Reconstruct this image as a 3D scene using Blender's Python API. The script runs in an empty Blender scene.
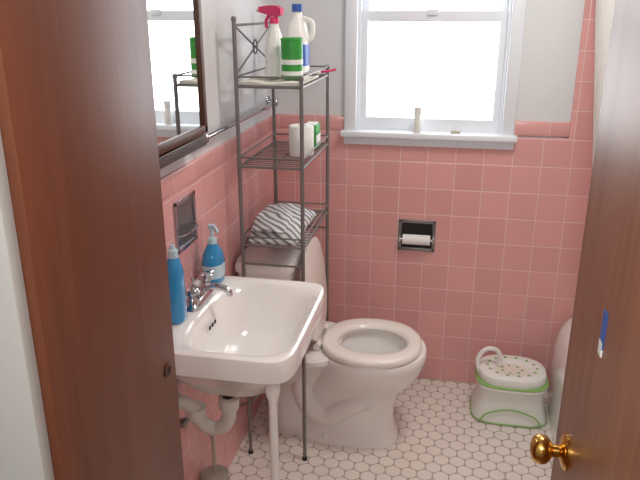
import bpy, bmesh, math, random
from mathutils import Vector, Matrix
random.seed(3)
scene=bpy.context.scene
scene.view_settings.view_transform='Standard'

# ------------------------------------------------------------ materials
def s2l(c):
    return tuple(((v/255)/12.92 if v/255<=0.04045 else ((v/255+0.055)/1.055)**2.4) for v in c)+(1,)
def newmat(name):
    m=bpy.data.materials.new(name); m.use_nodes=True
    return m,m.node_tree,m.node_tree.nodes['Principled BSDF']
def plain(name,rgb,rough=0.5,metal=0.0,var=0.05,scale=8,coat=0.0,bump=0.0,trans=0.0,sub=0.0):
    m,nt,b=newmat(name)
    n=nt.nodes.new('ShaderNodeTexNoise'); n.inputs['Scale'].default_value=scale
    g=nt.nodes.new('ShaderNodeNewGeometry'); nt.links.new(g.outputs['Position'],n.inputs['Vector'])
    mx=nt.nodes.new('ShaderNodeMix'); mx.data_type='RGBA'
    c=s2l(rgb)
    mx.inputs[6].default_value=tuple(v*(1-var) for v in c[:3])+(1,)
    mx.inputs[7].default_value=tuple(min(1,v*(1+var)) for v in c[:3])+(1,)
    nt.links.new(n.outputs['Fac'],mx.inputs[0]); nt.links.new(mx.outputs[2],b.inputs['Base Color'])
    b.inputs['Roughness'].default_value=rough; b.inputs['Metallic'].default_value=metal
    b.inputs['Coat Weight'].default_value=coat
    b.inputs['Transmission Weight'].default_value=trans
    if bump:
        bp=nt.nodes.new('ShaderNodeBump'); bp.inputs['Strength'].default_value=bump; bp.inputs['Distance'].default_value=0.002
        nt.links.new(n.outputs['Fac'],bp.inputs['Height']); nt.links.new(bp.outputs[0],b.inputs['Normal'])
    return m
def math_n(nt,op,a,b=None):
    n=nt.nodes.new('ShaderNodeMath'); n.operation=op
    for i,v in enumerate((a,b)):
        if v is None: continue
        if isinstance(v,(int,float)): n.inputs[i].default_value=v
        else: nt.links.new(v,n.inputs[i])
    return n.outputs[0]
def tile_mat(name,axis,su,sv,ou=0,ov=0,rgb=(224,165,162)):
    m,nt,b=newmat(name)
    g=nt.nodes.new('ShaderNodeNewGeometry'); sp=nt.nodes.new('ShaderNodeSeparateXYZ')
    nt.links.new(g.outputs['Position'],sp.inputs[0])
    u=math_n(nt,'DIVIDE',math_n(nt,'SUBTRACT',sp.outputs[axis],ou),su)
    v=math_n(nt,'DIVIDE',math_n(nt,'SUBTRACT',sp.outputs[2],ov),sv)
    du=math_n(nt,'MULTIPLY',math_n(nt,'PINGPONG',u,0.5),su)
    dv=math_n(nt,'MULTIPLY',math_n(nt,'PINGPONG',v,0.5),sv)
    d=math_n(nt,'MINIMUM',du,dv)
    mr=nt.nodes.new('ShaderNodeMapRange'); mr.inputs[1].default_value=0.0008; mr.inputs[2].default_value=0.0022
    nt.links.new(d,mr.inputs[0])
    cb=nt.nodes.new('ShaderNodeCombineXYZ')
    nt.links.new(math_n(nt,'FLOOR',u),cb.inputs[0]); nt.links.new(math_n(nt,'FLOOR',v),cb.inputs[1])
    wn=nt.nodes.new('ShaderNodeTexWhiteNoise'); nt.links.new(cb.outputs[0],wn.inputs['Vector'])
    c=s2l(rgb)
    m1=nt.nodes.new('ShaderNodeMix'); m1.data_type='RGBA'
    m1.inputs[6].default_value=tuple(x*0.95 for x in c[:3])+(1,)
    m1.inputs[7].default_value=tuple(min(1,x*1.05) for x in c[:3])+(1,)
    nt.links.new(wn.outputs['Value'],m1.inputs[0])
    m2=nt.nodes.new('ShaderNodeMix'); m2.data_type='RGBA'
    m2.inputs[6].default_value=s2l((234,204,200))
    nt.links.new(m1.outputs[2],m2.inputs[7]); nt.links.new(mr.outputs[0],m2.inputs[0])
    nt.links.new(m2.outputs[2],b.inputs['Base Color'])
    b.inputs['Roughness'].default_value=0.22
    mr2=nt.nodes.new('ShaderNodeMapRange'); mr2.inputs[1].default_value=0.0005; mr2.inputs[2].default_value=0.004
    nt.links.new(d,mr2.inputs[0])
    bp=nt.nodes.new('ShaderNodeBump'); bp.inputs['Strength'].default_value=0.4; bp.inputs['Distance'].default_value=0.002
    nt.links.new(mr2.outputs[0],bp.inputs['Height']); nt.links.new(bp.outputs[0],b.inputs['Normal'])
    return m
def wood_mat(name,c1,c2,rough=0.42,sc=1.0):
    m,nt,b=newmat(name)
    g=nt.nodes.new('ShaderNodeNewGeometry'); mp=nt.nodes.new('ShaderNodeMapping')
    mp.inputs['Scale'].default_value=(14*sc,14*sc,0.9*sc)
    nt.links.new(g.outputs['Position'],mp.inputs[0])
    n=nt.nodes.new('ShaderNodeTexNoise'); n.inputs['Scale'].default_value=2.0; n.inputs['Detail'].default_value=6; n.inputs['Distortion'].default_value=0.6
    nt.links.new(mp.outputs[0],n.inputs['Vector'])
    mp2=nt.nodes.new('ShaderNodeMapping'); mp2.inputs['Scale'].default_value=(120,120,4)
    nt.links.new(g.outputs['Position'],mp2.inputs[0])
    n2=nt.nodes.new('ShaderNodeTexNoise'); n2.inputs['Scale'].default_value=2.0
    nt.links.new(mp2.outputs[0],n2.inputs['Vector'])
    f=math_n(nt,'ADD',math_n(nt,'MULTIPLY',n.outputs['Fac'],0.7),math_n(nt,'MULTIPLY',n2.outputs['Fac'],0.3))
    cr=nt.nodes.new('ShaderNodeValToRGB'); cr.color_ramp.elements[0].position=0.3; cr.color_ramp.elements[1].position=0.7
    cr.color_ramp.elements[0].color=s2l(c1); cr.color_ramp.elements[1].color=s2l(c2)
    nt.links.new(f,cr.inputs[0]); nt.links.new(cr.outputs[0],b.inputs['Base Color'])
    b.inputs['Roughness'].default_value=rough
    return m
def zebra_mat():
    m,nt,b=newmat('zebra_fabric')
    g=nt.nodes.new('ShaderNodeNewGeometry')
    w=nt.nodes.new('ShaderNodeTexWave'); w.inputs['Scale'].default_value=18; w.inputs['Distortion'].default_value=5; w.inputs['Detail'].default_value=1; w.inputs['Detail Scale'].default_value=0.7
    w.bands_direction='DIAGONAL'
    nt.links.new(g.outputs['Position'],w.inputs['Vector'])
    cr=nt.nodes.new('ShaderNodeValToRGB'); cr.color_ramp.elements[0].position=0.32; cr.color_ramp.elements[1].position=0.5
    cr.color_ramp.elements[0].color=s2l((128,128,132)); cr.color_ramp.elements[1].color=s2l((216,216,215))
    nt.links.new(w.outputs['Fac'],cr.inputs[0]); nt.links.new(cr.outputs[0],b.inputs['Base Color'])
    b.inputs['Roughness'].default_value=0.95
    return m
def glass_mat():
    m=bpy.data.materials.new('window_glass'); m.use_nodes=True; nt=m.node_tree; nt.nodes.clear()
    o=nt.nodes.new('ShaderNodeOutputMaterial'); t=nt.nodes.new('ShaderNodeBsdfTransparent'); gl=nt.nodes.new('ShaderNodeBsdfGlossy')
    gl.inputs['Roughness'].default_value=0.02; mx=nt.nodes.new('ShaderNodeMixShader'); mx.inputs[0].default_value=0.05
    nt.links.new(t.outputs[0],mx.inputs[1]); nt.links.new(gl.outputs[0],mx.inputs[2]); nt.links.new(mx.outputs[0],o.inputs[0])
    return m

TS=0.109
M={}
M['tile_back']=tile_mat('pink_tile_back',0,TS,TS,ou=0.02)
M['tile_left']=tile_mat('pink_tile_left',1,TS,TS,ou=2.67)
M['cap_back']=tile_mat('pink_cap_back',0,0.152,1.0,ou=0.06,ov=0.5)
M['cap_left']=tile_mat('pink_cap_left',1,0.152,1.0,ou=2.67,ov=0.5)
M['plaster']=plain('wall_paint',(218,219,220),0.8,scale=30,var=0.02,bump=0.1)
M['hall']=plain('hall_paint',(178,178,176),0.8,scale=20,var=0.02)
M['ceil']=plain('ceiling_paint',(235,235,232),0.9,var=0.01)
M['white_paint']=plain('white_trim_paint',(232,236,242),0.35,var=0.02)
M['porcelain']=plain('porcelain',(238,234,231),0.12,var=0.01,coat=0.5)
M['seat']=plain('toilet_seat_plastic',(236,228,220),0.25,var=0.01,coat=0.3)
M['plastic_w']=plain('white_plastic',(235,235,230),0.35,var=0.02)
M['pvc']=plain('pvc',(215,210,200),0.4,var=0.05)
M['chrome']=plain('chrome',(200,200,205),0.12,metal=1,var=0.02)
M['dchrome']=plain('dull_chrome',(150,150,150),0.3,metal=1,var=0.05)
M['rack']=plain('rack_metal',(126,122,120),0.4,metal=0.4,var=0.06)
M['brass']=plain('brass',(212,165,85),0.2,metal=1,var=0.04)
M['wood_l']=wood_mat('wood_left',(94,51,33),(116,66,44))
M['wood_r']=wood_mat('wood_right',(124,74,48),(156,102,70))
M['frame']=wood_mat('frame_wood',(66,40,26),(98,64,42))
M['dark']=plain('dark_void',(20,16,14),0.8)
M['darkpipe']=plain('dark_pipe',(50,48,46),0.4,metal=0.6)
M['pink']=plain('hot_pink_plastic',(225,55,110),0.3)
M['green']=plain('green_label',(50,150,60),0.4,var=0.15,scale=40)
M['lgreen']=plain('light_green_plastic',(140,182,104),0.4)
M['blue']=plain('blue_label',(50,90,170),0.4,var=0.2,scale=60)
M['bsoap']=plain('blue_soap',(40,140,195),0.08,var=0.15,scale=25,coat=0.5)
M['clear']=plain('clear_plastic',(190,215,226),0.1,coat=0.3)
M['paper']=plain('tissue_paper',(238,238,235),0.9,bump=0.3,scale=80)
M['cloth']=plain('white_cloth',(228,222,212),0.95,bump=0.4,scale=60)
M['curtain']=plain('curtain_cloth',(236,230,224),0.8,bump=0.2,scale=30)
M['zebra']=zebra_mat()
M['glass']=glass_mat()
M['mirror']=plain('mirror_glass',(235,238,238),0.01,metal=1,var=0.0)
M['hex']=plain('hex_tile',(230,220,212),0.3,var=0.05,scale=14)
M['grout']=plain('floor_grout',(180,168,158),0.8,var=0.08,scale=30)
M['hallfloor']=wood_mat('hall_floor_wood',(110,70,40),(150,100,60))
M['water']=plain('bowl_water',(190,200,200),0.03,var=0.0)
M['grey']=plain('grey_plastic',(172,165,152),0.4,var=0.2,scale=40)
M['tape']=plain('blue_tape',(40,90,170),0.5)
M['lamp']=plain('lamp_diffuser',(250,245,235),0.5)

# ------------------------------------------------------------ builder
class B:
    def __init__(s,name): s.name=name; s.bm=bmesh.new(); s.mats=[]
    def mi(s,m):
        if m not in s.mats: s.mats.append(m)
        return s.mats.index(m)
    def merge(s,t,mat,M4=None,sm=True):
        if M4 is not None: bmesh.ops.transform(t,matrix=M4,verts=t.verts)
        i=s.mi(mat)
        bmesh.ops.recalc_face_normals(t,faces=t.faces)
        for f in t.faces: f.material_index=i; f.smooth=sm
        me=bpy.data.meshes.new('tmp'); t.to_mesh(me); t.free(); s.bm.from_mesh(me); bpy.data.meshes.remove(me)
    def box(s,lo,hi,mat,bev=0,seg=2,M4=None):
        t=bmesh.new(); bmesh.ops.create_cube(t,size=1)
        for v in t.verts: v.co=Vector([lo[i]+(v.co[i]+0.5)*(hi[i]-lo[i]) for i in range(3)])
        if bev: bmesh.ops.bevel(t,geom=t.edges[:],offset=bev,segments=seg,affect='EDGES',profile=0.5)
        s.merge(t,mat,M4,sm=False)
    def loft(s,rings,mat,caps=(True,True),closed=True,M4=None,wrap=False):
        t=bmesh.new(); vr=[[t.verts.new(p) for p in r] for r in rings]; n=len(vr[0])
        prs=list(zip(vr[:-1],vr[1:]))
        if wrap: prs.append((vr[-1],vr[0]))
        for a,b in prs:
            for i in range(n if closed else n-1):
                j=(i+1)%n
                t.faces.new((a[i],a[j],b[j],b[i]))
        if closed and not wrap:
            if caps[0]: t.faces.new(vr[0][::-1])
            if caps[1]: t.faces.new(vr[-1])
        s.merge(t,mat,M4)
    def cyl(s,p0,p1,r0,mat,r1=None,n=20):
        s.tube([p0,p1],r0,mat,n=n,r1=r1)
    def tube(s,pts,r,mat,n=12,r1=None,closed=False):
        P=[Vector(p) for p in pts]; rings=[]; prev=None
        for i,p in enumerate(P):
            if closed: d=(P[(i+1)%len(P)]-P[i-1])
            elif i==0: d=P[1]-P[0]
            elif i==len(P)-1: d=P[-1]-P[-2]
            else: d=(P[i+1]-P[i]).normalized()+(P[i]-P[i-1]).normalized()
            d.normalize()
            if prev is None: a=d.orthogonal().normalized()
            else: a=(prev-d*prev.dot(d)).normalized()
            prev=a; b=d.cross(a)
            rr=r if r1 is None else r+(r1-r)*i/(len(P)-1)
            rings.append([p+a*rr*math.cos(2*math.pi*k/n)+b*rr*math.sin(2*math.pi*k/n) for k in range(n)])
        s.loft(rings,mat,wrap=closed)
    def lathe(s,prof,c,mat,n=32,M4=None,axis='z'):
        rings=[]
        for r,z in prof:
            r=max(r,0.0003)
            rings.append([Vector((r*math.cos(2*math.pi*k/n),r*math.sin(2*math.pi*k/n),z)) for k in range(n)])
        R=Matrix.Identity(4)
        if axis=='x': R=Matrix.Rotation(math.pi/2,4,'Y')
        if axis=='-x': R=Matrix.Rotation(-math.pi/2,4,'Y')
        if axis=='y': R=Matrix.Rotation(-math.pi/2,4,'X')
        if axis=='-y': R=Matrix.Rotation(math.pi/2,4,'X')
        T=Matrix.Translation(c)@R
        if M4 is not None: T=M4@T
        s.loft(rings,mat,M4=T)
    def done(s,ang=38,parent=None):
        me=bpy.data.meshes.new(s.name); s.bm.to_mesh(me); s.bm.free()
        for m in s.mats: me.materials.append(M[m])
        me.set_sharp_from_angle(angle=math.radians(ang))
        o=bpy.data.objects.new(s.name,me); scene.collection.objects.link(o)
        if parent: o.parent=parent
        return o
def ring(cx,cy,z,rx,ry,e=2.0,n=56):
    out=[]
    for k in range(n):
        a=2*math.pi*k/n; c,s_=math.cos(a),math.sin(a)
        out.append(Vector((cx+rx*math.copysign(abs(c)**(2/e),c),cy+ry*math.copysign(abs(s_)**(2/e),s_),z)))
    return out
def smooth(pts,k=6):
    P=[Vector(p) for p in pts]; P=[P[0]*2-P[1]]+P+[P[-1]*2-P[-2]]; out=[]
    for i in range(1,len(P)-2):
        for j in range(k):
            t=j/k; a,b,c,d=P[i-1],P[i],P[i+1],P[i+2]
            out.append(0.5*((2*b)+(c-a)*t+(2*a-5*b+4*c-d)*t*t+(-a+3*b-3*c+d)*t**3))
    out.append(P[-2]); return out

# ------------------------------------------------------------ room
XL=-0.72; YB=2.68; XR=1.22; H=2.4; HC=1.10; HT=1.155
wx0,wx1,wz0,wz1=-0.385,0.19,1.095,1.97
b=B('wall_back')
b.box((XL-0.1,YB-0.008,-0.05),(XR+0.1,YB+0.12,wz0),'tile_back')
b.box((XL-0.1,YB-0.008,wz0),(wx0,YB+0.12,HC),'tile_back')
b.box((XL-0.1,YB-0.010,HC),(wx0,YB+0.12,HT),'cap_back',0.004)
b.box((wx1,YB-0.010,HC),(0.436,YB+0.12,HT),'cap_back',0.004)
b.box((XL-0.1,YB,HT),(wx0,YB+0.12,H),'plaster')
b.box((wx0,YB,wz1),(wx1,YB+0.12,H),'plaster')
b.box((wx1,YB,HT),(0.44,YB+0.12,H),'plaster')
b.box((0.436,YB-0.0085,wz0),(XR+0.1,YB+0.12,2.1),'tile_back')
b.box((0.44,YB,2.1),(XR+0.1,YB+0.12,H),'plaster')
b.done()
b=B('wall_left')
b.box((XL-0.12,1.02,-0.05),(XL+0.008,YB-0.01,HC),'tile_left')
b.box((XL-0.12,1.02,HC),(XL+0.010,YB-0.01,HT),'cap_left',0.004)
b.box((XL-0.12,1.02,HT),(XL,YB,H),'plaster')
b.done()
b=B('wall_right')
b.box((XR,1.02,0),(XR+0.1,YB-0.01,2.1),'tile_left'); b.box((XR,1.02,2.1),(XR+0.1,YB,H),'plaster'); b.done()
JY=0.655
b=B('wall_front')
b.box((-1.1,JY,0),(-0.51,1.02,H),'hall')
b.box((-0.51,JY,2.06),(0.255,1.02,H),'hall')
b.box((0.36,0.9,0),(XR+0.1,1.02,H),'plaster'); b.done()
b=B('wall_hall_right'); b.box((0.255,-1.1,0),(0.36,1.02,H),'hall'); b.done()
b=B('wall_hall_left'); b.box((-1.2,-1.1,0),(-1.1,1.02,H),'hall'); b.done()
b=B('wall_hall_back'); b.box((-1.2,-1.2,0),(0.36,-1.1,H),'hall'); b.done()
b=B('ceiling'); b.box((-1.2,-1.2,H),(XR+0.1,YB+0.12,H+0.1),'ceil'); b.done()
b=B('floor')
b.box((-1.2,-1.2,-0.1),(XR+0.1,0.66,0),'hallfloor')
b.box((-1.2,0.66,-0.1),(XR+0.1,YB+0.1,-0.0012),'grout')
t=bmesh.new(); A=0.056; R=A/math.sqrt(3)*0.935
def hexpts(x,y,R,z,cut=0.2):
    c=[Vector((x+R*math.cos(math.radians(60*k+30)),y+R*math.sin(math.radians(60*k+30)),z)) for k in range(6)]
    out=[]
    for k in range(6):
        p,q,r=c[k-1],c[k],c[(k+1)%6]
        out.append(q.lerp(p,cut)); out.append(q.lerp(r,cut))
    return out
row=0; y=0.70
while y<YB:
    x=XL+(A/2 if row%2 else 0)
    while x<XR:
        o=[t.verts.new(v) for v in hexpts(x,y,R,-0.002)]
        p=[t.verts.new(v) for v in hexpts(x,y,R-0.0012,0.0)]
        t.faces.new(p)
        for k in range(12): t.faces.new((o[k],o[(k+1)%12],p[(k+1)%12],p[k]))
        x+=A
    y+=A*math.sqrt(3)/2; row+=1
b.merge(t,'hex'); b.done(20)

# ------------------------------------------------------------ window
b=B('window_1')
W='white_paint'
cy0,cy1=YB-0.022,YB
b.box((wx0-0.043,cy0,wz0),(wx0+0.004,cy1,wz1+0.05),W,0.004)
b.box((wx1-0.004,cy0,wz0),(wx1+0.043,cy1,wz1+0.05),W,0.004)
b.box((wx0-0.043,cy0,wz1),(wx1+0.043,cy1,wz1+0.05),W,0.004)
b.box((wx0-0.055,YB-0.045,wz0-0.018),(wx1+0.055,YB+0.05,wz0+0.006),W,0.005)
b.box((wx0-0.045,YB-0.022,wz0-0.05),(wx1+0.045,YB-0.009,wz0-0.018),W,0.004)
b.box((wx0,YB,wz0),(wx0+0.014,YB+0.12,wz1),W); b.box((wx1-0.014,YB,wz0),(wx1,YB+0.12,wz1),W)
b.box((wx0,YB,wz1-0.014),(wx1,YB+0.12,wz1),W); b.box((wx0,YB+0.04,wz0),(wx1,YB+0.12,wz0+0.02),W)
def sash(y0,z0,z1,bot,top):
    a,c=wx0+0.014,wx1-0.014; s_=0.026
    b.box((a,y0,z0),(a+s_,y0+0.03,z1),W); b.box((c-s_,y0,z0),(c,y0+0.03,z1),W)
    b.box((a+s_,y0,z0),(c-s_,y0+0.03,z0+bot),W); b.box((a+s_,y0,z1-top),(c-s_,y0+0.03,z1),W)
    yy=y0+0.015
    b.loft([[Vector((a+s_,yy,z0+bot)),Vector((c-s_,yy,z0+bot))],[Vector((a+s_,yy,z1-top)),Vector((c-s_,yy,z1-top))]],'glass',closed=False)
sash(YB+0.016,wz0+0.006,1.555,0.05,0.035)
sash(YB+0.048,1.515,wz1-0.014,0.035,0.035)
b.box((-0.12,YB+0.005,1.54),(-0.08,YB+0.02,1.562),W,0.004)
b.done()

# ------------------------------------------------------------ doors
JX=-0.473
b=B('door_frame_left')
b.box((-0.51,JY,0),(JX,1.02,2.06),'wood_l',0.002)
b.box((-0.60,JY-0.022,0),(-0.487,JY,2.1),'hall',0.003)
b.lathe([(0.0,0),(0.011,0.0),(0.013,0.0015),(0.013,0.002),(0.006,0.002),(0.006,0.001),(0.0,0.001)],(JX,0.985,0.95),'frame',axis='x')
b.lathe([(0.0,0),(0.007,0.0),(0.007,0.0024),(0.0,0.0024)],(JX,0.985,0.95),'dark',axis='x')
b.done()
DX=0.190
b=B('door_2')
b.box((DX,0.17,0.01),(DX+0.037,0.95,2.03),'wood_r',0.002)
kp=(DX,0.862,0.96)
b.lathe([(0,0),(0.026,0),(0.026,0.003),(0.022,0.007),(0.012,0.009),(0.009,0.012),(0.009,0.020),(0.015,0.024),(0.020,0.029),(0.0215,0.036),(0.020,0.043),(0.015,0.048),(0.007,0.0505),(0,0.0505)],kp,'brass',axis='-x')
b.box((DX+0.007,0.9495,0.93),(DX+0.030,0.952,0.99),'brass')
b.done()
b=B('tape_strip')
b.box((DX-0.0015,0.755,1.180),(DX,0.772,1.226),'tape')
b.box((DX-0.0018,0.756,1.170),(DX,0.771,1.188),'paper')
b.done()

# ------------------------------------------------------------ bathtub
b=B('bathtub')
def tubring(x0,x1,y0,y1,z,e,n=80):
    return ring((x0+x1)/2,(y0+y1)/2,z,(x1-x0)/2,(y1-y0)/2,e,n)
X1=XR-0.003; Y0=1.1; Y1=YB-0.012
rs=[tubring(0.452,X1,Y0,Y1,0.0,14),tubring(0.457,X1,Y0,Y1,0.27,14),tubring(0.472,X1,Y0,Y1,0.335,13),tubring(0.495,X1,Y0,Y1,0.37,12),
    tubring(0.525,X1,Y0+0.02,Y1,0.388,10),tubring(0.565,X1-0.05,Y0+0.06,Y1-0.05,0.388,8),tubring(0.58,X1-0.07,Y0+0.08,Y1-0.07,0.37,6),
    tubring(0.62,X1-0.1,Y0+0.14,Y1-0.12,0.12,5),tubring(0.68,X1-0.16,Y0+0.22,Y1-0.2,0.06,4)]
b.loft(rs,'porcelain'); b.done()

b=B('shower_curtain')
rows=[]
for i in range(25):
    z=1.93-i/24*1.50; f=i/24; row=[]
    for k in range(61):
        s_=k/60; y=YB-0.03-s_*(0.40)
        x=0.430+0.165*f+0.009*math.sin(s_*46+0.6*math.sin(f*3))*(0.8+0.4*f)
        row.append(Vector((x,y,z)))
    rows.append(row)
b.loft(rows,'curtain',closed=False)
b.cyl((0.430,1.02,1.96),(0.430,YB-0.001,1.96),0.0125,'chrome')
for k in range(7): 
    y=YB-0.06-k*0.055
    b.tube([(0.430+0.02*math.cos(a),y,1.955+0.024*math.sin(a)) for a in [2*math.pi*j/12 for j in range(12)]],0.002,'chrome',n=6,closed=True)
o=b.done(80)

# ------------------------------------------------------------ sink
b=B('bathroom_sink')
cx,cy=-0.519,1.548; rx,ry=0.192,0.248; zt=0.80
bx=-0.485
rs=[ring(cx-0.02,cy,zt-0.17,0.10,0.12,2.5),ring(cx,cy,zt-0.15,0.13,0.17,3),ring(cx,cy,zt-0.09,0.165,0.215,5),ring(cx,cy,zt-0.065,rx-0.008,ry-0.008,8),
    ring(cx,cy,zt-0.058,rx-0.001,ry-0.001,8),ring(cx,cy,zt-0.012,rx,ry,8),ring(cx,cy,zt-0.003,rx-0.003,ry-0.003,8),ring(cx,cy,zt,rx-0.010,ry-0.010,8),
    ring(bx,cy,zt-0.001,0.150,0.222,5),ring(bx,cy,zt-0.008,0.141,0.210,4),ring(bx,cy,zt-0.025,0.132,0.198,3.2),
    ring(bx,cy,zt-0.07,0.118,0.172,2.8),ring(bx-0.003,cy,zt-0.115,0.098,0.140,2.5),ring(bx-0.006,cy,zt-0.137,0.07,0.10,2.3),ring(bx-0.01,cy,zt-0.146,0.025,0.03,2)]
b.loft(rs,'porcelain')
b.box((XL+0.009,cy-0.24,zt-0.02),(XL+0.032,cy+0.24,zt+0.018),'porcelain',0.008,3)
b.lathe([(0,0),(0.021,0),(0.021,0.003),(0.015,0.004),(0.010,0.001),(0,0.001)],(bx-0.01,cy,zt-0.146),'chrome')
for k in (-1,0,1): b.lathe([(0,0),(0.006,0),(0.006,0.002),(0,0.002)],(bx-0.118,cy+k*0.02,zt-0.045),'dark',axis='x')
b.lathe([(0,0),(0.016,0),(0.017,0.01),(0.0105,0.03),(0.0105,0.66),(0.018,0.69),(0.020,0.74),(0,0.74)],(-0.385,cy-0.19,0),'porcelain')
sink=b.done()

b=B('faucet')
fx,fy=-0.655,1.60
b.loft([ring(fx,fy,zt,0.024,0.078,4),ring(fx,fy,zt+0.010,0.023,0.076,4),ring(fx,fy,zt+0.020,0.015,0.065,3)],'chrome')
for sgn in (-1,1):
    c=(fx,fy+sgn*0.054,zt+0.013)
    b.lathe([(0,0),(0.018,0),(0.016,0.012),(0.011,0.02),(0.015,0.025),(0.020,0.030),(0.020,0.043),(0.013,0.049),(0,0.050)],c,'chrome',n=12)
    b.tube([(fx,fy+sgn*0.05,zt+0.052),(fx+0.012,fy+sgn*0.075,zt+0.056)],0.005,'chrome',r1=0.007)
b.lathe([(0,0),(0.018,0),(0.016,0.02),(0.012,0.026),(0,0.028)],(fx,fy,zt+0.010),'chrome')
b.tube(smooth([(fx,fy,zt+0.026),(fx+0.02,fy,zt+0.042),(fx+0.055,fy,zt+0.045),(fx+0.083,fy,zt+0.036),(fx+0.088,fy,zt+0.022)]),0.010,'chrome',r1=0.0085)
b.cyl((fx-0.018,fy,zt+0.018),(fx-0.018,fy,zt+0.06),0.003,'chrome'); b.lathe([(0,0),(0.005,0.002),(0.005,0.007),(0,0.010)],(fx-0.018,fy,zt+0.058),'chrome')
b.done()

b=B('drain_pipes')
dx=-0.56; dy=1.53
b.cyl((dx,dy,zt-0.15),(dx,dy,zt-0.27),0.017,'darkpipe')
b.cyl((dx,dy,zt-0.175),(dx,dy,zt-0.19),0.024,'darkpipe')
b.tube(smooth([(dx,dy,zt-0.25),(dx,dy,zt-0.30),(dx-0.012,dy,zt-0.34),(dx-0.045,dy,zt-0.362),(dx-0.080,dy-0.01,zt-0.34),(dx-0.095,dy-0.02,zt-0.295),(dx-0.118,dy-0.03,zt-0.268),(XL+0.01,dy-0.04,zt-0.262)]),0.020,'pvc',n=20)
b.lathe([(0.016,-0.016),(0.028,-0.016),(0.029,0.016),(0.016,0.016)],(dx,dy,zt-0.27),'pvc')
b.lathe([(0.016,-0.016),(0.028,-0.016),(0.029,0.016),(0.016,0.016)],(dx-0.092,dy-0.018,zt-0.30),'pvc')
b.lathe([(0,0),(0.04,0),(0.036,0.008),(0.02,0.014),(0,0.014)],(XL+0.009,dy-0.04,zt-0.262),'dchrome',axis='x')
for yy in (1.40,1.69):
    b.tube(smooth([(fx,yy*0.4+fy*0.6,zt-0.06),(fx,yy,zt-0.16),(fx-0.005,yy,zt-0.25)]),0.005,'dchrome',n=8)
    b.cyl((XL+0.009,yy,zt-0.26),(fx+0.01,yy,zt-0.26),0.009,'dchrome')
    b.lathe([(0,0),(0.026,0),(0.022,0.006),(0,0.008)],(XL+0.009,yy,zt-0.26),'dchrome',axis='x')
    b.loft([ring(0,0,0,0.010,0.018,2,20),ring(0,0,0.012,0.010,0.018,2,20)],'dchrome',M4=Matrix.Translation((fx+0.01,yy,zt-0.26))@Matrix.Rotation(math.pi/2,4,'Y'))
b.done(parent=sink)

b=B('soap_dispenser')
sx,sy=-0.664,1.742
def prof(bb,c,pr,mat,n=40,M4=None):
    bb.loft([ring(c[0],c[1],c[2]+z,a,d,e,n) for z,a,d,e in pr],mat,M4=M4)
prof(b,(sx,sy,zt+0.001),[(0,0.026,0.037,2.5),(0.004,0.029,0.040,2.5),(0.05,0.031,0.043,2.4),(0.085,0.028,0.038,2.3),(0.105,0.019,0.024,2),(0.118,0.012,0.012,2)],'bsoap')
b.loft([ring(sx,sy,zt+0.02,0.0305,0.0425,2.4),ring(sx,sy,zt+0.06,0.0315,0.0435,2.4)],'clear',caps=(False,False))
b.lathe([(0,0),(0.014,0),(0.014,0.016),(0.006,0.02),(0.005,0.045),(0.011,0.047),(0.011,0.056),(0,0.058)],(sx,sy,zt+0.118),'clear')
b.tube([(sx,sy,zt+0.170),(sx+0.02,sy-0.02,zt+0.171),(sx+0.028,sy-0.028,zt+0.161)],0.005,'clear')
b.done()
b=B('dish_soap_bottle')
c=(-0.666,1.47,zt+0.001)
prof(b,c,[(0,0.02,0.028,2.5),(0.004,0.023,0.031,2.5),(0.06,0.022,0.030,2.4),(0.13,0.022,0.030,2.3),(0.165,0.016,0.02,2),(0.173,0.011,0.011,2)],'bsoap')
b.lathe([(0,0),(0.013,0),(0.013,0.02),(0.007,0.024),(0.006,0.034),(0,0.035)],(c[0],c[1],c[2]+0.172),'clear')
b.done()

# ------------------------------------------------------------ left wall fixtures
b=B('medicine_cabinet')
my0,my1,mz0,mz1=1.29,1.72,1.245,1.95; mx=-0.655
b.box((XL,my0+0.01,mz0+0.01),(mx-0.012,my1-0.01,mz1-0.01),'white_paint')
fw=0.022
b.box((mx-0.012,my0,mz0),(mx+0.006,my0+fw,mz1),'frame',0.003); b.box((mx-0.012,my1-fw,mz0),(mx+0.006,my1,mz1),'frame',0.003)
b.box((mx-0.012,my0,mz0),(mx+0.006,my1,mz0+fw),'frame',0.003); b.box((mx-0.012,my0,mz1-fw),(mx+0.006,my1,mz1),'frame',0.003)
b.box((mx-0.012,my0+fw-0.003,mz0+fw-0.003),(mx-0.002,my1-fw+0.003,mz1-fw+0.003),'mirror')
b.box((XL,my0,mz0-0.035),(mx,my1,mz0-0.006),'frame',0.003)
for k in range(5): b.box((mx-0.0,my0+0.02,mz0-0.032+k*0.005),(mx+0.004,my1-0.02,mz0-0.030+k*0.005),'dchrome')
b.done()
b=B('towel_bar')
b.cyl((-0.688,1.76,1.215),(-0.688,2.58,1.215),0.008,'chrome')
for yy in (1.785,2.565):
    b.box((XL+0.001,yy-0.02,1.19),(XL+0.010,yy+0.02,1.24),'chrome',0.003); b.box((XL+0.008,yy-0.011,1.203),(-0.676,yy+0.011,1.227),'chrome',0.003)
b.done()
b=B('recessed_soap_holder')
y0,y1,z0,z1=1.595,1.74,0.93,1.075; xw=XL+0.008
f=0.012
b.box((xw,y0,z0),(xw+0.006,y0+f,z1),'chrome',0.002); b.box((xw,y1-f,z0),(xw+0.006,y1,z1),'chrome',0.002)
b.box((xw,y0,z0),(xw+0.006,y1,z0+f),'chrome',0.002); b.box((xw,y0,z1-f),(xw+0.006,y1,z1),'chrome',0.002)
b.box((xw,y0+f,z0+f),(xw+0.002,y1-f,z1-f),'dchrome')
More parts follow.
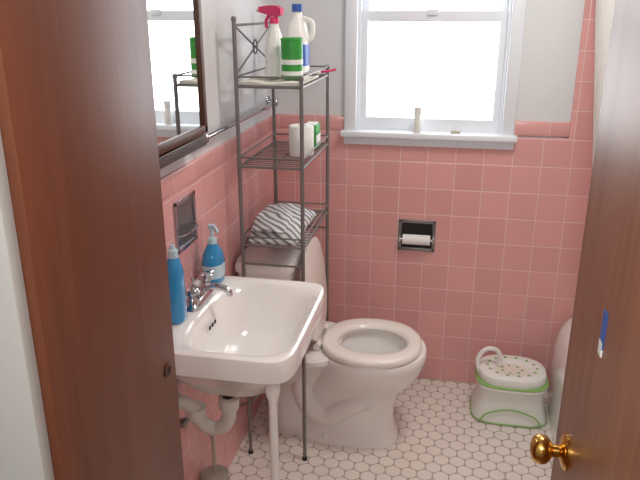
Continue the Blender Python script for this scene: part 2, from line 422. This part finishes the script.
b.tube(smooth([(xw+0.004,y0+f,z0+0.05),(xw+0.02,y0+0.035,z0+0.05),(xw+0.02,y1-0.035,z0+0.05),(xw+0.004,y1-f,z0+0.05)]),0.003,'chrome',n=8)
b.done()
b=B('toilet_paper_holder')
yw=YB-0.008; x0,x1,z0,z1=-0.195,-0.042,0.603,0.738; f=0.014
b.box((x0,yw-0.008,z0),(x0+f,yw,z1),'dchrome',0.003); b.box((x1-f,yw-0.008,z0),(x1,yw,z1),'dchrome',0.003)
b.box((x0,yw-0.008,z0),(x1,yw,z0+f),'dchrome',0.003); b.box((x0,yw-0.008,z1-f),(x1,yw,z1),'dchrome',0.003)
b.box((x0+f,yw-0.002,z0+f),(x1-f,yw,z1-f),'darkpipe')
b.cyl((x0+0.02,yw-0.022,z0+0.055),(x1-0.02,yw-0.022,z0+0.055),0.021,'paper',n=28)
b.cyl((x0+0.008,yw-0.022,z0+0.055),(x1-0.008,yw-0.022,z0+0.055),0.007,'chrome')
b.box((x0+0.005,yw-0.03,z0+0.045),(x0+0.011,yw,z0+0.065),'chrome'); b.box((x1-0.011,yw-0.03,z0+0.045),(x1-0.005,yw,z0+0.065),'chrome')
b.done()

# ------------------------------------------------------------ toilet
b=B('toilet')
ty=2.222; P='porcelain'; TX=-0.012; TZ=-0.015
pr=[(0,-0.325,0.205,0.108,3.2),(0.02,-0.325,0.205,0.108,3.2),(0.04,-0.325,0.195,0.097,3),(0.10,-0.325,0.183,0.085,2.8),(0.17,-0.315,0.180,0.085,2.6),
    (0.225,-0.295,0.186,0.105,2.4),(0.28,-0.262,0.200,0.140,2.3),(0.33,-0.243,0.205,0.165,2.2),(0.365,-0.236,0.207,0.176,2.2),(0.385,-0.235,0.207,0.178,2.2),(0.395,-0.235,0.202,0.172,2.2),
    (0.396,-0.232,0.155,0.125,2.1),(0.37,-0.230,0.145,0.118,2.1),(0.31,-0.235,0.115,0.092,2),(0.25,-0.25,0.075,0.06,2),(0.235,-0.25,0.03,0.03,2)]
b.loft([ring(c+TX,ty,z*(1+TZ/0.396),a,d,e) for z,c,a,d,e in pr],P)
b.loft([ring(-0.238+TX,ty,0.265,0.088,0.070,2),ring(-0.238+TX,ty,0.2655,0.088,0.070,2)],'water')
for s_ in (-1,1):
    b.tube(smooth([(-0.25,ty+s_*0.075,0.20),(-0.33,ty+s_*0.07,0.15),(-0.40,ty+s_*0.066,0.10),(-0.47,ty+s_*0.062,0.14),(-0.50,ty+s_*0.06,0.22),(-0.50,ty+s_*0.06,0.30)]),0.042,P,n=18)
    b.lathe([(0.0,0),(0.014,0),(0.013,0.012),(0.006,0.02),(0,0.021)],(-0.40,ty+s_*0.095,0.02),'plastic_w')
b.loft([ring(-0.525,ty,0.0,0.09,0.075,4),ring(-0.53,ty,0.22,0.10,0.08,4),ring(-0.52,ty,0.32,0.13,0.14,4),ring(-0.515,ty,0.36,0.155,0.17,4),ring(-0.515,ty,0.376,0.155,0.17,4),ring(-0.515,ty,0.382,0.15,0.165,4)],P)
tc=-0.605
b.loft([ring(tc,ty,0.382,0.075,0.165,7),ring(tc,ty,0.41,0.088,0.18,7),ring(tc,ty,0.71,0.096,0.190,8),ring(tc,ty,0.712,0.104,0.197,8),ring(tc,ty,0.735,0.104,0.197,8),ring(tc,ty,0.745,0.098,0.192,8)],P)
b.lathe([(0,0),(0.012,0),(0.012,0.008),(0,0.01)],(tc+0.095,ty-0.14,0.67),'chrome',axis='x'); b.tube([(tc+0.108,ty-0.14,0.67),(tc+0.112,ty-0.09,0.66)],0.005,'chrome')
o_=lambda z,k: ring(-0.233+TX,ty,z+TZ,0.184+k,0.180+k,2.25)
i_=lambda z,k: ring(-0.228+TX,ty,z+TZ,0.125+k,0.106+k,2.1)
b.loft([o_(0.398,-0.003),o_(0.404,0.0),o_(0.413,0.0),o_(0.421,-0.006),o_(0.424,-0.016),i_(0.424,0.016),i_(0.419,0.005),i_(0.410,0.0),i_(0.398,0.002)],'seat',wrap=True)
Mt=Matrix.Translation((-0.440,ty,0.403))@Matrix.Rotation(math.radians(-96),4,'Y')
lr=lambda z,k: ring(0.188,0,z,0.188+k,0.172+k,2.3)
b.loft([lr(-0.009,-0.01),lr(-0.007,0),lr(0.004,0),lr(0.010,-0.008),lr(0.013,-0.03)],'seat',M4=Mt)
for s_ in (-1,1): b.cyl((-0.435,ty+s_*0.07-0.02,0.398),(-0.435,ty+s_*0.07+0.02,0.398),0.013,'seat')
b.tube(smooth([(tc,ty-0.15,0.39),(tc-0.01,ty-0.16,0.30),(tc-0.05,ty-0.17,0.2),(XL+0.01,ty-0.17,0.17)]),0.006,'dchrome',n=8)
b.done()

# ------------------------------------------------------------ rack over the toilet
b=B('over_toilet_shelf_rack')
xa,xb_=-0.660,-0.455; ya,yb=2.010,2.445; R='rack'; pr_=0.0065
zs=[1.335,1.085,0.82]
b.cyl((xa,ya,0),(xa,ya,1.53),pr_,R); b.cyl((xa,yb,0),(xa,yb,1.53),pr_,R)
b.cyl((xb_,ya,0),(xb_,ya,1.36),pr_,R); b.cyl((xb_,yb,0),(xb_,yb,1.36),pr_,R)
for x,y,z in ((xa,ya,1.53),(xa,yb,1.53),(xb_,ya,1.36),(xb_,yb,1.36)): b.lathe([(0,-0.004),(0.008,-0.002),(0.009,0.004),(0.006,0.010),(0,0.012)],(x,y,z),R,n=12)
for x,y in ((xa,ya),(xa,yb),(xb_,ya),(xb_,yb)): b.lathe([(0,0),(0.010,0),(0.009,0.012),(0,0.014)],(x,y,0),'darkpipe',n=12)
for z in zs:
    for x in (xa,xb_):
        b.cyl((x,ya,z),(x,yb,z),0.004,R,n=8); b.cyl((x,ya,z+0.03),(x,yb,z+0.03),0.003,R,n=8)
    for y in (ya,yb):
        b.cyl((xa,y,z),(xb_,y,z),0.004,R,n=8); b.cyl((xa,y,z+0.03),(xb_,y,z+0.03),0.003,R,n=8)
    for k in range(1,16):
        y=ya+(yb-ya)*k/16; b.cyl((xa,y,z+0.002),(xb_,y,z+0.002),0.002,R,n=6)
    b.cyl(((xa+xb_)/2,ya,z-0.002),((xa+xb_)/2,yb,z-0.002),0.003,R,n=6)
b.cyl((xa,ya,1.515),(xa,yb,1.515),0.004,R,n=8)
mid=(ya+yb)/2
for (p,q) in (((xa,ya,1.515),(xa,yb,1.37)),((xa,yb,1.515),(xa,ya,1.37))): b.cyl(p,q,0.003,R,n=8)
b.tube([(xa,mid+0.022*math.cos(a),1.4425+0.022*math.sin(a)) for a in [2*math.pi*j/20 for j in range(20)]],0.003,R,n=6,closed=True)
for y in (ya,yb):
    b.cyl((xa,y,0.755),(xb_,y,0.755),0.004,R,n=8)
b.done()

zt1=1.335+0.0045
b=B('white_cloth')
rows=[]
for i in range(18):
    row=[]
    for k in range(24):
        u=i/17;v=k/23; x=xa+0.010+u*0.186; y=2.02+v*0.30
        row.append(Vector((x,y,zt1+0.007+0.003*math.sin(u*9+v*4)+0.002*math.sin(v*17))))
    rows.append(row)
b.loft(rows,'cloth',closed=False)
rows2=[[Vector((p.x,p.y,zt1)) for p in r] for r in rows]; b.loft(rows2,'cloth',closed=False)
per=lambda rr:[r for r in rr[0]]+[r[-1] for r in rr[1:]]+[p for p in rr[-1][-2::-1]]+[r[0] for r in rr[-2:0:-1]]
b.loft([per(rows2),per(rows)],'cloth',caps=(False,False)); b.done()
zz=zt1+0.013
b=B('spray_bottle')
c=(-0.578,2.17,zz)
prof(b,c,[(0,0.026,0.036,3),(0.004,0.029,0.04,3),(0.09,0.029,0.04,2.8),(0.13,0.022,0.026,2.3),(0.155,0.014,0.015,2),(0.165,0.013,0.013,2)],'plastic_w')
b.lathe([(0,0),(0.015,0),(0.015,0.016),(0.009,0.02),(0,0.02)],(c[0],c[1],c[2]+0.165),'pink')
Ms=Matrix.Translation((c[0],c[1],c[2]+0.185))@Matrix.Rotation(math.radians(-20),4,'Z')
b.loft([[Vector((x,yy,z)) for yy,z in ((-0.008,z0),(0.008,z0),(0.010,z1),(-0.010,z1))] for x,z0,z1 in ((-0.055,0.014,0.030),(-0.02,0.006,0.034),(0.01,0.0,0.034),(0.03,0.006,0.026))],'pink',M4=Ms)
b.tube([Ms@Vector(p) for p in ((-0.018,0,0.008),(-0.032,0,-0.012),(-0.030,0,-0.035))],0.0055,'pink')
b.cyl(Ms@Vector((-0.053,0,0.022)),Ms@Vector((-0.066,0,0.022)),0.007,'plastic_w')
b.done()
b=B('bleach_bottle')
c=(-0.540,2.33,zz)
prof(b,c,[(0,0.034,0.046,3),(0.005,0.038,0.05,3),(0.11,0.038,0.05,3),(0.16,0.03,0.036,2.5),(0.185,0.017,0.018,2),(0.20,0.015,0.015,2)],'plastic_w')
prof(b,c,[(0.025,0.0388,0.0508,3),(0.095,0.0388,0.0508,3)],'blue')
b.lathe([(0,0),(0.018,0),(0.018,0.022),(0.014,0.025),(0,0.025)],(c[0],c[1],c[2]+0.20),'blue')
b.tube(smooth([(c[0]+0.02,c[1],c[2]+0.18),(c[0]+0.052,c[1],c[2]+0.165),(c[0]+0.05,c[1],c[2]+0.12),(c[0]+0.034,c[1],c[2]+0.10)]),0.008,'plastic_w')
b.done()
b=B('cleanser_canister')
c=(-0.507,2.11,zz)
b.lathe([(0,0),(0.033,0),(0.035,0.003),(0.035,0.01)],c,'green'); b.lathe([(0.034,0.01),(0.034,0.115),(0.035,0.116),(0.035,0.122),(0.03,0.125),(0,0.125)],c,'green')
b.lathe([(0.0345,0.045),(0.0345,0.06)],c,'plastic_w'); b.lathe([(0.0345,0.012),(0.0345,0.025)],c,'plastic_w'); b.done()
b=B('pink_razor')
b.tube(smooth([(-0.475,2.40,zt1+0.01),(-0.45,2.410,zt1+0.012),(-0.42,2.42,zt1+0.018)]),0.004,'pink',n=8)
b.box((-0.49,2.385,zt1+0.003),(-0.472,2.42,zt1+0.013),'plastic_w',0.002); b.done()

z2=1.085+0.0045
b=B('toilet_paper_roll')
b.lathe([(0.018,0),(0.040,0),(0.042,0.003),(0.042,0.097),(0.040,0.10),(0.018,0.10),(0.018,0)],(-0.502,2.21,z2),'paper'); b.done()
b=B('tissue_box'); b.box((-0.515,2.30,z2),(-0.468,2.37,z2+0.085),'green',0.003); b.box((-0.514,2.301,z2+0.02),(-0.4675,2.369,z2+0.05),'paper'); b.box((-0.51,2.305,z2+0.085),(-0.473,2.365,z2+0.089),'paper'); b.done()

b=B('zebra_towel')
z3=0.82+0.0045
def mound(x0,x1,y0,y1,zb,h,ph):
    rings=[]; n=44
    for i in range(29):
        v=i/28; y=y0+v*(y1-y0); en=max(0.15,(1-abs(2*v-1)**3.5)); rr=[]
        for p in ring(0,0,0,1,1,2.6,n):
            x=(x0+x1)/2+p.x*(x1-x0)/2*(0.9+0.1*en)
            k=(p.y+1)/2
            z=zb+h*k*en*(1-0.10*p.x)+k*0.005*math.sin(v*11+ph+p.x*3)
            rr.append(Vector((x,y+0.004*math.sin(p.x*5+ph),z)))
        rings.append(rr)
    b.loft(rings,'zebra')
mound(-0.652,-0.470,2.018,2.37,z3,0.070,0)
mound(-0.640,-0.52,2.03,2.30,z3+0.040,0.036,1.5)
b.done(60)

b=B('candle_jar'); b.lathe([(0,0),(0.015,0),(0.017,0.003),(0.017,0.05),(0.014,0.06),(0.014,0.07),(0.016,0.071),(0.016,0.098),(0,0.10)],(-0.137,YB-0.022,wz0+0.0065),'plastic_w'); b.done()
b=B('small_soap'); b.loft([ring(0.012,YB-0.014,wz0+0.0065,0.018,0.011,3,24),ring(0.012,YB-0.014,wz0+0.012,0.02,0.012,3,24),ring(0.012,YB-0.014,wz0+0.018,0.014,0.008,3,24)],'grey'); b.done()

# ------------------------------------------------------------ potty
b=B('potty_chair')
px,py=0.295,2.485; pw='plastic_w'
b.loft([ring(px,py,0,0.146,0.115,4),ring(px,py,0.012,0.148,0.117,4),ring(px,py,0.03,0.141,0.110,4),ring(px,py,0.10,0.128,0.100,4),ring(px,py,0.135,0.130,0.103,4),ring(px,py,0.15,0.140,0.115,3.5),ring(px,py,0.158,0.138,0.113,3.5)],pw)
b.loft([ring(px,py,0.158,0.139,0.114,3.5),ring(px,py,0.164,0.141,0.116,3.5),ring(px,py,0.166,0.136,0.111,3.5)],'lgreen')
so=lambda z,k: ring(px,py,z,0.132+k,0.108+k,2.6); si=lambda z,k: ring(px,py,z,0.055+k,0.042+k,2.2)
b.loft([so(0.164,0),so(0.18,0.003),so(0.196,-0.002),so(0.204,-0.016),si(0.200,0.018),si(0.190,0.003),si(0.170,0)],pw,wrap=True)
b.loft([ring(px,py,0.186,0.058,0.045,2.2),ring(px,py,0.19,0.058,0.045,2.2)],'seat')
for rr_,nn in ((0.097,14),(0.040,7)):
    for k in range(nn):
        a=2*math.pi*k/nn; zz_=0.2015 if nn==14 else 0.189; b.lathe([(0,0),(0.007,0),(0.006,0.002),(0,0.003)],(px+rr_*math.cos(a),py+rr_*0.78*math.sin(a),zz_),'lgreen',n=12)
b.tube(smooth([(px-0.125,py-0.02,0.17),(px-0.137,py-0.01,0.225),(px-0.110,py+0.0,0.268),(px-0.065,py+0.01,0.265),(px-0.045,py+0.015,0.225),(px-0.05,py+0.015,0.195)]),0.009,pw)
b.tube(smooth([(px-0.12,py-0.116,0.012),(px-0.085,py-0.114,0.05),(px,py-0.112,0.07),(px+0.085,py-0.114,0.05),(px+0.12,py-0.116,0.012)]),0.0035,'lgreen',n=8)
b.tube([p for p in ring(px,py,0.006,0.149,0.118,4,40)],0.003,'lgreen',n=6,closed=True)
b.done()

b=B('toilet_brush')
c=(-0.664,1.655,0)
b.lathe([(0,0),(0.044,0),(0.046,0.01),(0.040,0.12),(0.044,0.18),(0.036,0.185),(0.0,0.185)],c,'grey')
b.cyl((c[0],c[1],0.17),(c[0],c[1],0.33),0.006,'grey'); b.lathe([(0,0),(0.010,0.005),(0.011,0.03),(0,0.04)],(c[0],c[1],0.32),'grey'); b.done()

def lampfix(name,x,y):
    b=B(name); b.lathe([(0,0),(0.15,0),(0.15,-0.02),(0.155,-0.022)],(x,y,H),'chrome'); b.lathe([(0.14,-0.02),(0.135,-0.045),(0.10,-0.07),(0.05,-0.08),(0,-0.082)],(x,y,H),'lamp'); b.done()
lampfix('added_ceiling_lamp',0.3,1.85); lampfix('added_ceiling_lamp',-0.45,-0.4)  # out-of-view fixtures, added to go with the two fill lights
def area(name,loc,rot,size,power,col=(1,1,1),sy=None):
    l=bpy.data.lights.new(name,'AREA'); l.energy=power; l.color=col; l.size=size
    if sy: l.shape='RECTANGLE'; l.size_y=sy
    o=bpy.data.objects.new(name,l); o.location=loc; o.rotation_euler=rot; scene.collection.objects.link(o); return o
area('bath_fill',(0.3,1.85,H-0.1),(0,0,0),0.35,12,(1,0.96,0.90))  # added fill to brighten the bathroom evenly, no source in view
area('hall_fill',(-0.45,-0.4,H-0.1),(0,0,0),0.35,9,(1,0.96,0.90))  # added fill from behind the camera, lamp is assumed
l=bpy.data.lights.new('camera_flash','POINT'); l.energy=19; l.shadow_soft_size=0.05; l.color=(1,0.98,0.94)
o=bpy.data.objects.new('camera_flash',l); o.location=(0.0,0.02,1.66); scene.collection.objects.link(o)
p=area('window_portal',((wx0+wx1)/2,YB+0.13,(wz0+wz1)/2),(math.radians(-90),0,0),wx1-wx0,1,sy=wz1-wz0); p.data.cycles.is_portal=True

w=bpy.data.worlds.new('world'); scene.world=w; w.use_nodes=True
bg=w.node_tree.nodes['Background']; bg.inputs[0].default_value=(0.93,0.97,1,1); bg.inputs[1].default_value=5.5

cam=bpy.data.cameras.new('camera'); co=bpy.data.objects.new('camera',cam); scene.collection.objects.link(co)
cam.sensor_width=36; cam.lens=670/640*36; cam.clip_start=0.01
co.location=(0,0,1.56); co.rotation_euler=(math.radians(90-19),0,math.radians(11.2))
scene.camera=co
